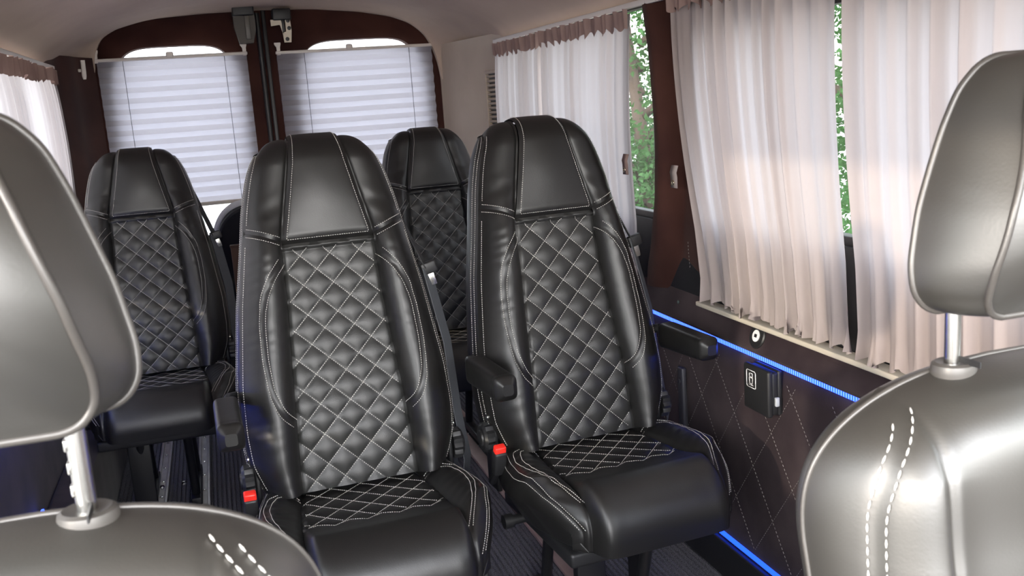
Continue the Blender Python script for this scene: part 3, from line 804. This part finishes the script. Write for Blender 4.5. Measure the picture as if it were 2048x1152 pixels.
# ---------------------------------------------------------------- rear doors
def sup(cx, cz, hx, hz, n, k, N_):
    a = 2*PI*k/N_; c, s = math.cos(a), math.sin(a)
    return (cx+hx*math.copysign(abs(c)**(2/n), c), cz+hz*math.copysign(abs(s)**(2/n), s))
def rear_door(name, xa, xb, wx0, wx1, wz0, wz1, n):
    root = struct(thing(name, '', '', (0, 0, 0))); del root['label']; del root['category']
    NN = 160; cx, cz = (wx0+wx1)/2, (wz0+wz1)/2; hx, hz = (wx1-wx0)/2, (wz1-wz0)/2
    mb = MB(); Z0, Z1 = 0.0, H+.47
    def outp(k):
        a = 2*PI*k/NN; c, s = math.cos(a), math.sin(a)
        ix, iz = sup(cx, cz, hx, hz, n, k, NN); dx, dz_ = ix-cx, iz-cz
        t = min(((xb-cx)/dx if dx > 1e-9 else (xa-cx)/dx if dx < -1e-9 else 1e9), ((Z1-cz)/dz_ if dz_ > 1e-9 else (Z0-cz)/dz_ if dz_ < -1e-9 else 1e9))
        return cx+dx*t, cz+dz_*t
    vs = []
    lv = 8
    for i in range(lv+1):
        f = i/lv
        for k in range(NN):
            a = outp(k); b = sup(cx, cz, hx, hz, n, k, NN)
            vs.append((a[0]+(b[0]-a[0])*f, YB+.03+(.0 if f < 1 else .012), a[1]+(b[1]-a[1])*f))
    for k in range(NN):
        b = sup(cx, cz, hx-.004, hz-.004, n, k, NN); vs.append((b[0], YB+.075, b[1]))
    mb.add(vs, [(i*NN+k, i*NN+(k+1) % NN, (i+1)*NN+(k+1) % NN, (i+1)*NN+k) for i in range(lv+1) for k in range(NN)])
    # corner fill at the panel corners
    for X in (xa, xb):
        for Z in (Z0, Z1):
            ks = sorted(range(NN), key=lambda k: math.hypot(outp(k)[0]-X, outp(k)[1]-Z))[:2]
            p = [outp(k) for k in ks]; mb.add([(X, YB+.03, Z), (p[0][0], YB+.03, p[0][1]), (p[1][0], YB+.03, p[1][1])], [(0, 1, 2)])
    mb.build('door_panel', suede_red, root, 40)
    mb = MB(); mb.add([(*((sup(cx, cz, hx+.01, hz+.01, n, k, NN))[:1]), YB+.07, sup(cx, cz, hx+.01, hz+.01, n, k, NN)[1]) for k in range(NN)], [tuple(range(NN))]); mb.build('glass_pane', glass, root, smooth=False)
    return root
rear_door('door_1', -.50, .2735, -.362, .165, H-.56, H+.318, 5.0)
rear_door('door_2', .2735, 1.17, .425, 1.005, H-.56, H+.310, 5.0)
mb = MB(); mb.tube([(.272, YB+.022, .02), (.272, YB+.022, H+.44)], .011, 12); mb.rbox((.30, YB+.024, .9), (.018, .012, 1.75), .004)
struct(mb.build('trim_door_seal', black_pl, sharp=40))
# roller pleated blinds
def blind(x0, x1, zt, zb, label, clips, knob):
    root = thing('pleated_blind', label, 'blind', ((x0+x1)/2, YB-.00, H+zb), 0, 'pleated rear window blinds')
    ox, oy, oz = root.location
    def L(v): return Vector((v[0]-ox, v[1]-oy, v[2]-oz))
    mb = MB(); n = round((zt-zb)/.022); n -= n % 2
    vs = []
    for i in range(n+1):
        z = H+zt-(zt-zb)*i/n; y = YB-.00+(.0150 if i % 2 else -.0)
        for k in range(2): vs.append(L((x0 if k == 0 else x1, y, z)))
    mb.add(vs, [(2*i, 2*i+1, 2*i+3, 2*i+2) for i in range(n)]); mb.build('blind_fabric', blind_m, root, smooth=False)
    mb = MB(); mb.rbox(L(((x0+x1)/2, YB-.002, H+zt+.006)), (x1-x0+.008, .016, .014), .004)
    hr_ = mb.build('head_rail', white_pl, root, 30)
    if knob is not None:
        mb = MB(); mb.rbox(L((knob, YB-.006, H+zt+.016)), (.032, .018, .026), .008, 4); mb.build('pull_tab', white_pl, hr_, 40)
    mb = MB(); mb.rbox(L(((x0+x1)/2, YB-.000, H+zb-.008)), (x1-x0, .016, .016), .004); mb.build('bottom_rail', blind_m if False else cream, root, 30)
    for cxx in clips:
        mb = MB(); p = L((cxx, YB-.00, H+zt))
        mb.prism([(-.005, -.004), (.009, -.004), (.010, .030), (.014, .042), (.014, .050), (-.014, .050), (-.014, .042), (-.006, .030)], -.006, .006, Matrix.Translation(p) @ Matrix.Rotation(PI/2, 4, 'X'))
        mb.build('mounting_clip', white_pl, root, 30)
    for f in (.17, .845):
        mb = MB(); x = x0+(x1-x0)*f
        mb.tube([L((x, YB-.006, H+zt)), L((x, YB-.006, H+zb))], .0012, 6); mb.build('cord', black_pl, root)
blind(-.415, .208, .262, -.372, 'pleated paper blind on the left rear door window, pull tab on its rail', (-.417, .198), -.115)
blind(.338, 1.052, .256, -.34, 'pleated paper blind on the right rear door window, bright glare at the top', (.346,), .665)
# latches above the doors
lt = thing('door_latch', 'dark plastic covered latch above the left rear door', 'latch', (.21, YB-.06, H+.30), 0, 'rear door latches')
mb = MB(); mb.prism([(-.028, .005), (.030, .005), (.046, .06), (.046, .125), (-.044, .125), (-.044, .075)], -.03, .03, Matrix.Rotation(PI/2, 4, 'X')); mb.build('latch_cover', bump(mat('brown_grey_plastic', (.055, .045, .035), .5), 300, .2, .0005), lt, 30)
mb = MB(); mb.rbox((0, 0, .145), (.092, .07, .05), .006); mb.build('latch_mount', black_pl, lt, 30)
mb = MB(); mb.rbox((.012, -.034, .07), (.022, .012, .10), .003); mb.build('latch_lever', mat('grey_latch_lever', (.10, .09, .075), .4), lt, 30)
lt = thing('door_latch', 'pale metal latch bracket with screws above the right rear door', 'latch', (.372, YB-.06, H+.30), 0, 'rear door latches')
mb = MB(); mb.rbox((.0, 0, .120), (.080, .06, .05), .006); mb.build('latch_mount', black_pl, lt, 30)
mb = MB(); Tx = Matrix.Rotation(PI/2, 4, 'X')
mb.prism([(.000, .0), (.030, .0), (.036, .05), (.034, .098), (.012, .098), (.012, .045), (-.004, .045)], .018, .024, Tx)
mb.prism([(-.050, .072), (-.012, .076), (-.004, .045), (-.004, .040), (.004, .040), (-.006, .098), (-.050, .098)], .018, .024, Tx)
bm_ = mb.build('latch_plate', mat('zinc_plate', (.48, .42, .34), .4, metal=.3), lt, 30)
for p in ((.014, .014), (.026, .060), (.024, .092)): mb = MB(); mb.lathe([(.0085, 0), (.0085, .004), (.005, .005)], 14, Matrix.Translation((p[0], -.024, p[1])) @ Matrix.Rotation(PI/2, 4, 'X')); mb.build('screw', black_mt, bm_, 30)
mb = MB(); mb.rbox((.003, -.020, .070), (.012, .02, .05), .003); mb.build('latch_pawl', black_mt, lt, 30)
# peg under the headliner, rear left
mb = MB(); mb.tube([(-.447, 4.30, H+.262), (-.449, 4.30, H+.20), (-.449, 4.30, H+.186)], [.009, .009, .006], 16); mb.rbox((-.463, 4.30, H+.222), (.012, .012, .012), .003)
tag(mb.build('curtain_peg', white_pl, sharp=50), 'small cream peg under the headliner at the rear left corner', 'peg')

# ---------------------------------------------------------------- curtains
def curtain(label, x, side, yf, zt, zb, amp, pitch, seed, tab=None, hem=True, group='pleated mauve side curtains'):
    """yf(v): returns (y0, y1) at height fraction v (0 bottom .. 1 top)"""
    rnd = random.Random(seed)
    ph = [rnd.uniform(0, 6.28) for _ in range(6)]
    y0b, y1b = yf(0.5); root = thing('curtain', label, 'curtain', (x, (y0b+y1b)/2, zb), 0, group)
    ox, oy, oz = root.location; Wd = abs(y1b-y0b); n = int(Wd/pitch*12)
    warp = [(rnd.uniform(-.4, .4), rnd.uniform(2, 9), rnd.uniform(0, 6)) for _ in range(4)]
    def fn(u, v, head=False, vv=0):
        a, b = yf(vv); y = a+(b-a)*u
        w_ = u+sum(c*math.sin(k*u*PI+p)/k*.12 for c, k, p in warp)
        th = w_*Wd/pitch*2*PI
        hemf = max(0, 1-vv/.07) if hem else 0
        A = amp*(.65+.35*math.sin(w_*17+ph[0]))*(.35+.65*math.sin(min(1, (1-vv)*5+.15)*PI/2))*(1+.7*hemf)
        d = A*(math.sin(th+.5*math.sin(vv*2+ph[1]))+.35*math.sin(2.1*th+ph[2]+vv*1.2)+hemf*.5*math.sin(3.3*th+ph[3]))
        y2 = y+A*.5*math.cos(th+ph[4]*.1)
        zz = zb+(zt-zb)*vv+hemf*.006*math.sin(th*1.3)
        bell = .018*math.sin(min(1, (1-vv)*1.3)*PI)*.6
        return Vector((x+side*(d+bell)-ox, y2-oy, zz-oz))
    vh = 1-.045/(zt-zb)
    mb = MB(); mb.grid(lambda u, v: fn(u, v, vv=v*.985), n, 70); body = mb.build('curtain_cloth', curtain_m, root)
    mb = MB()
    def hf(u, v):
        vv = vh+(1-vh)*v; p = fn(u, v, vv=vh)
        p = Vector((p.x+side*.004, p.y, zb+(zt-zb)*vv-oz))
        g = .006*math.sin(u*Wd/pitch*2*PI*1.7+ph[5])*(.4+.6*v)
        p.x += side*(.004+g*.8+.004*math.sin(u*Wd/.009)); p.z += .006*math.sin(u*Wd/pitch*2*PI*1.15+ph[2])*(1-v)*1.3+.003*math.sin(u*Wd/.011)*v
        if v < .05: p.z -= .006*abs(math.sin(u*Wd/pitch*PI))
        return p
    mb.grid(hf, n*2, 6); mb.build('heading_tape', header_m, root)
    if tab:
        ty, tz, m_ = tab
        mb = MB(); p = Vector((x+side*.028-ox, ty-oy, tz-oz))
        mb.strap([p+Vector((-side*.004, .0, .030)), p+Vector((side*.002, 0, .012)), p, p-Vector((0, 0, .028))], Vector((0, 1, 0)), .034)
        t_ = mb.build('tie_tab', header_m if m_ else curtain_m, root)
        mb = MB(); lp = [p+Vector((side*.004, .006*math.cos(2*PI*k/20), -.014+.006*math.sin(2*PI*k/20))) for k in range(22)]
        mb.tube(lp, .0016, 8, caps=False); mb.build('eyelet', brass, t_)
    return root
ZC = H+.212; ZB = H-.558
curtain('pale side curtain beside the beige corner panel, narrower and brown-shadowed at its right edge', XR-.04, -1, lambda v: (3.25, 3.815), ZC, ZB, .012, .060, 3)
curtain('wide pale curtain left of the dark pillar, brown tie tab on its right edge', XR-.046, -1, lambda v: (2.49+.03*(1-v), 3.23), ZC, ZB, .010, .070, 5, (2.515, H-.215, 1))
curtain('large beige curtain right of the dark pillar, pale tie tab on its left edge', XR-.036, -1, lambda v: (1.592-.045*(1-v), 2.27-.14*(1-v)**1.2), ZC+.02, ZB+.012, .014, .052, 11, (2.235, H-.235, 0))
curtain('pale curtain behind the right headrest, right of the narrow window gap', XR-.036, -1, lambda v: (.80, 1.562-.045*(1-v)), ZC+.02, ZB+.008, .013, .062, 17)
curtain('sunlit cream curtain on the left wall behind the left headrest', XL+.034, 1, lambda v: (2.2, 4.03), ZC, ZB, .014, .085, 23)
curtain('unseen curtain added further forward on the left wall, holding back direct light', XL+.034, 1, lambda v: (.95, 2.16), ZC, ZB, .014, .085, 29)  # out-of-view curtain added to hold back direct light from this side

# ---------------------------------------------------------------- small fittings on the right wall
ub = thing('charging_socket', 'round black socket with a white oval ring on the ledge under the curtain', 'socket', (XR-.002, 1.945, H-.606), 0)
Ts = Matrix.Rotation(R_(-72), 4, 'Y')
mb = MB(); mb.lathe([(.031, 0), (.031, .003), (.028, .006), (.0, .006)], 40, Ts); mb.build('socket_body', black_pl, ub, 30)
mb = MB(); mb.lathe([(.0145, .004), (.0145, .0075), (.0, .0075)], 40, Ts); rg = mb.build('socket_ring', mat('white_ring', (.85, .85, .85), .4), ub, 30)
mb = MB(); mb.rbox((0, 0, .0078), (.008, .010, .002), .0005); mb.v = [Ts @ Vector(v) for v in mb.v]; mb.build('socket_slot', black_pl, ub, 30)
cb = thing('cup_holder', 'black folding cup holder box on the quilted wall panel, white cup symbol on its face', 'holder', (XR-.002, 1.895, .60), 0)
mb = MB(); mb.rbox((-.006, 0, 0), (.012, .10, .108), .004); mb.rbox((-.020, -.002, 0), (.018, .098, .104), .005); mb.build('holder_body', black_pl, cb, 30)
mb = MB(); mb.rbox((-.034, .0, .0), (.014, .108, .112), .005, 4); fl = mb.build('holder_flap', black_pl, cb, 30)
mb = MB(); mb.rbox((-.018, -.055, -.018), (.010, .008, .022), .002); mb.build('holder_catch', mat('pale_grey_catch', (.45, .47, .5), .4), cb, 30)
def sym(mb, pts, wd, closed=True, X=-.0415):
    P = [Vector((X, a, b)) for a, b in pts]
    if closed: P.append(P[0])
    for a, b in zip(P, P[1:]): mb.tube([a, b], wd, 6)
mb = MB()
rc = []
for cx_, cz_, a0 in ((.0145, .016, 0), (-.0145, .016, 90), (-.0145, -.016, 180), (.0145, -.016, 270)):
    for k in range(5): a = R_(a0+k*22.5); rc.append((cx_+.005*math.cos(a), cz_+.005*math.sin(a)))
rc = [(y+.018, z+.022) for y, z in rc]; sym(mb, rc, .0009)
g = lambda y, z: (y+.018, z+.022)
sym(mb, [g(.007, .014), g(-.006, .014), g(-.006, .005), g(.007, .005)], .0008)
sym(mb, [g(.008, .003), g(-.007, .003), g(-.005, -.012), g(.006, -.012)], .0008)
sym(mb, [g(.010, -.015), g(-.009, -.015)], .0008, False)
mb.build('cup_symbol', mat('white_print', (.8, .8, .8), .5), fl)
# dark vertical strip beside the right middle seat
mb = MB(); mb.rbox((XR-.012, 2.33, .44), (.016, .03, .20), .005); mb.lathe([(.006, 0), (.006, .004)], 14, Matrix.Translation((XR-.020, 2.33, .50)) @ Matrix.Rotation(-PI/2, 4, 'Y'))
tag(mb.build('belt_anchor', mat('dark_grey_metal', (.07, .07, .08), .4, metal=.5), sharp=30), 'dark grey metal anchor plate upright on the wall beside the right middle seat', 'anchor plate')
mb = MB(); mb.lathe([(.006, 0), (.006, .003), (.003, .005)], 16, Matrix.Translation((XR+.002, 2.36, H-.60)) @ Matrix.Rotation(-PI/2, 4, 'Y'))
tag(mb.build('wall_button', mat('green_grey_metal', (.12, .16, .14), .4, metal=.6), sharp=30), 'tiny round stud on the dark panel at the pillar foot', 'stud')
mb = MB()
pl = smooth_poly([(1.155, 2.30, H-.42), (1.165, 2.37, H-.47), (1.172, 2.40, H-.52), (1.180, 2.40, H-.60)], 40, 3)
# floor rails
def rail(x, y0, y1, wdt, m, label, groove=False):
    root = thing('floor_rail', label, 'rail', (x, (y0+y1)/2, 0), 0, 'seat rails on the carpet'); L_ = y1-y0
    mb = MB()
    if groove:
        mb.rbox((-wdt*.27, 0, .006), (wdt*.46, L_, .014), .003); mb.rbox((wdt*.30, 0, .006), (wdt*.38, L_, .014), .003); mb.rbox((.0, 0, .003), (wdt*.9, L_, .008), 0, 1, mi=1)
    else:
        mb.rbox((-wdt*.38, 0, .006), (wdt*.26, L_, .016), .002); mb.rbox((wdt*.38, 0, .006), (wdt*.26, L_, .016), .002); mb.rbox((0, 0, .002), (wdt*.9, L_, .007), 0, 1, mi=0)
    for k in range(int(L_/.15)): mb.lathe([(.006, .003), (.006, .008), (.003, .009)], 6, Matrix.Translation((0, -L_/2+.08+.15*k, .001)), 2)
    mb.build('rail_profile', [m, black_pl, steel], root, 30)
rail(.845, .6, 4.3, .105, pink_rail, 'wide pinkish floor rail running under the right-hand seats', True)
rail(-.318, 2.6, 4.4, .042, alu, 'silver floor rail under the rear left seat, nearer the left wall')
rail(-.172, 2.6, 4.4, .042, alu, 'silver floor rail under the rear left seat, nearer the aisle')
# luggage area: dark rounded seat back and a brown board
root = thing('folded_seatback', 'dark rounded cloth seatback with a pale rim under the left rear blind', 'seatback', (.20, 4.22, 0))
def arch(sx, sz, k, n=48):
    a = PI*k/n; return (sx*math.copysign(abs(math.cos(a))**.55, math.cos(a)), .62+sz*abs(math.sin(a))**.7)
mb = MB(); n = 48; vs = []
for (dy_, s_) in ((-.05, .9), (-.062, .96), (-.055, .99), (.04, 1.0), (.055, .95)):
    for k in range(n+1):
        a, b = arch(.235*s_, .325*(s_ if s_ < 1 else 1), k, n); vs.append((a, dy_, b))
    vs += [(-.235*s_, dy_, .02), (.235*s_, dy_, .02)]
m_ = n+3
mb.add(vs, [(i*m_+k, i*m_+(k+1) % m_, (i+1)*m_+(k+1) % m_, (i+1)*m_+k) for i in range(4) for k in range(m_)]+[tuple(range(m_)), tuple(range(4*m_, 5*m_))]); mb.build('seatback_cloth', darkcloth, root, 50)
mb = MB(); mb.tube([(arch(.238, .333, k, n)[0], .045, arch(.238, .333, k, n)[1]) for k in range(n+1)], .016, 10); mb.build('pale_rim', palerim, root)
mb = MB(); mb.rbox((.20, 3.98, .40), (.34, .03, .80), .004); mb.rbox((.20, 3.98, .803), (.345, .034, .010), .003)
tag(mb.build('brown_board', card, sharp=30), 'upright brown board standing behind the middle seat', 'board')
# shell ends of the cab
mb = MB(); mb.add([(XL-.1, -1.0, -.05), (XR+.1, -1.0, -.05), (XR+.1, -1.05, .62), (XL-.1, -1.05, .62)], [(0, 1, 2, 3)]); struct(mb.build('wall_front', black_pl, smooth=False))

# ================================================================ outside
GZ = -.62
mb = MB(); mb.add([(-30, -30, GZ), (40, -30, GZ), (40, 40, GZ), (-30, 40, GZ)], [(0, 1, 2, 3)])
gm = vary(mat('courtyard_ground', (.25, .23, .2), .95), (.20, .18, .16), (.28, .26, .23), 1.5); struct(mb.build('ground', gm))
hs = thing('house', 'white clapboard house beyond the left rear window', 'building', (-1.2, 9.5, GZ))
siding = mat('white_siding', (.78, .80, .82), .7)
mb = MB(); vs = []
nb = 28
for i in range(nb): z = i*.14; mb.add([(-4, 0-.0, z), (3.2, 0, z), (3.2, -.03, z+.004), (-4, -.03, z+.004), (-4, 0, z+.14), (3.2, 0, z+.14)], [(0, 1, 2, 3), (3, 2, 5, 4)])
mb.add([(-4, 0.01, 0), (3.2, .01, 0), (3.2, 6, 0), (-4, 6, 0), (-4, .01, 3.92), (3.2, .01, 3.92), (3.2, 6, 3.92), (-4, 6, 3.92)], [(1, 2, 6, 5), (3, 0, 4, 7), (2, 3, 7, 6), (0, 1, 5, 4)]); mb.build('wall', siding, hs, smooth=False)
mb = MB(); mb.add([(-4.4, -.4, 3.85), (3.6, -.4, 3.85), (3.6, 3, 5.4), (-4.4, 3, 5.4), (3.6, 6.4, 3.85), (-4.4, 6.4, 3.85)], [(0, 1, 2, 3), (3, 2, 4, 5)]); mb.build('roof', mat('slate', (.12, .12, .13), .8), hs, smooth=False)
def tree(x, y, h, r, n, label, m, seed):
    rnd = random.Random(seed); root = thing('leafy_tree', label, 'tree', (x, y, GZ), 0, 'trees outside the right-hand windows')
    mb = MB(); top = Vector((rnd.uniform(-.2, .2), rnd.uniform(-.2, .2), h*.8)); mb.tube([(0, 0, 0), (.03, .02, h*.4), top], [.09, .07, .03], 10)
    for k in range(9):
        z = h*(.25+.06*k); a = rnd.uniform(0, 6.28); mb.tube([(0, 0, z), (math.cos(a)*r*.5, math.sin(a)*r*.5, z+.25), (math.cos(a)*r*.9, math.sin(a)*r*.9, z+.35)], [.035, .02, .008], 6)
    mb.build('trunk', bark, root)
    mb = MB()
    clumps = [(rnd.uniform(-1, 1), rnd.uniform(-1, 1), rnd.uniform(-.9, 1)) for _ in range(70)]
    for i in range(n):
        c = clumps[rnd.randrange(len(clumps))]
        p = Vector((c[0]*r*.85+rnd.gauss(0, .14), c[1]*r*.85+rnd.gauss(0, .14), h*.55+c[2]*h*.48+rnd.gauss(0, .14)))
        d = Vector((rnd.gauss(0, 1), rnd.gauss(0, 1), rnd.gauss(-.3, .7))).normalized(); sd_ = d.cross(Vector((rnd.gauss(0, 1), rnd.gauss(0, 1), rnd.gauss(0, 1)))).normalized(); L_ = rnd.uniform(.035, .07)
        nn = d.cross(sd_)
        mb.add([p, p+d*L_*.45+sd_*L_*.28+nn*.008, p+d*L_, p+d*L_*.45-sd_*L_*.28+nn*.008], [(0, 1, 2), (0, 2, 3)])
    mb.build('foliage', m, root, smooth=False)
tree(3.3, 7.0, 3.1, .75, 15000, 'leafy green tree seen through the gap left of the dark pillar', leaf_m, 3)
tree(5.6, 10.0, 4.4, 1.3, 16000, 'tall darker tree behind the lattice fence', leaf_m2, 4)
tree(3.6, 4.7, 3.2, .9, 14000, 'leafy tree opposite the gap between the front curtains', leaf_m, 5)
lf = thing('lattice_fence', 'brown wooden lattice fence outside the right-hand windows', 'fence', (2.15, 4.0, GZ), 0)
mb = MB()
for fam in (1, -1):
    for k in range(-4, 34):
        y0_ = -1.6+k*.16
        a = Vector((.006*fam, y0_, .15)); b = Vector((.006*fam, y0_+fam*1.05, 1.20)); d = (b-a)
        Tm = Matrix.Translation((a+b)/2) @ Matrix.Rotation(-fam*PI/4, 4, 'X'); o = len(mb.v)
        mb.rbox((0, 0, 0), (.008, .024, d.length), 0, 1); mb.v = mb.v[:o]+[tuple(Tm @ Vector(v)) for v in mb.v[o:]]
mb.build('lattice', wood, lf, smooth=False)
for yy in (-1.6, .1, 1.8, 3.6): mb = MB(); mb.rbox((0, yy, .65), (.07, .07, 1.3), .006); mb.build('fence_post', wood, lf, 30)
mb = MB(); mb.rbox((0, 1, 1.22), (.05, 5.3, .05), .004); mb.build('fence_rail', wood, lf, 30)
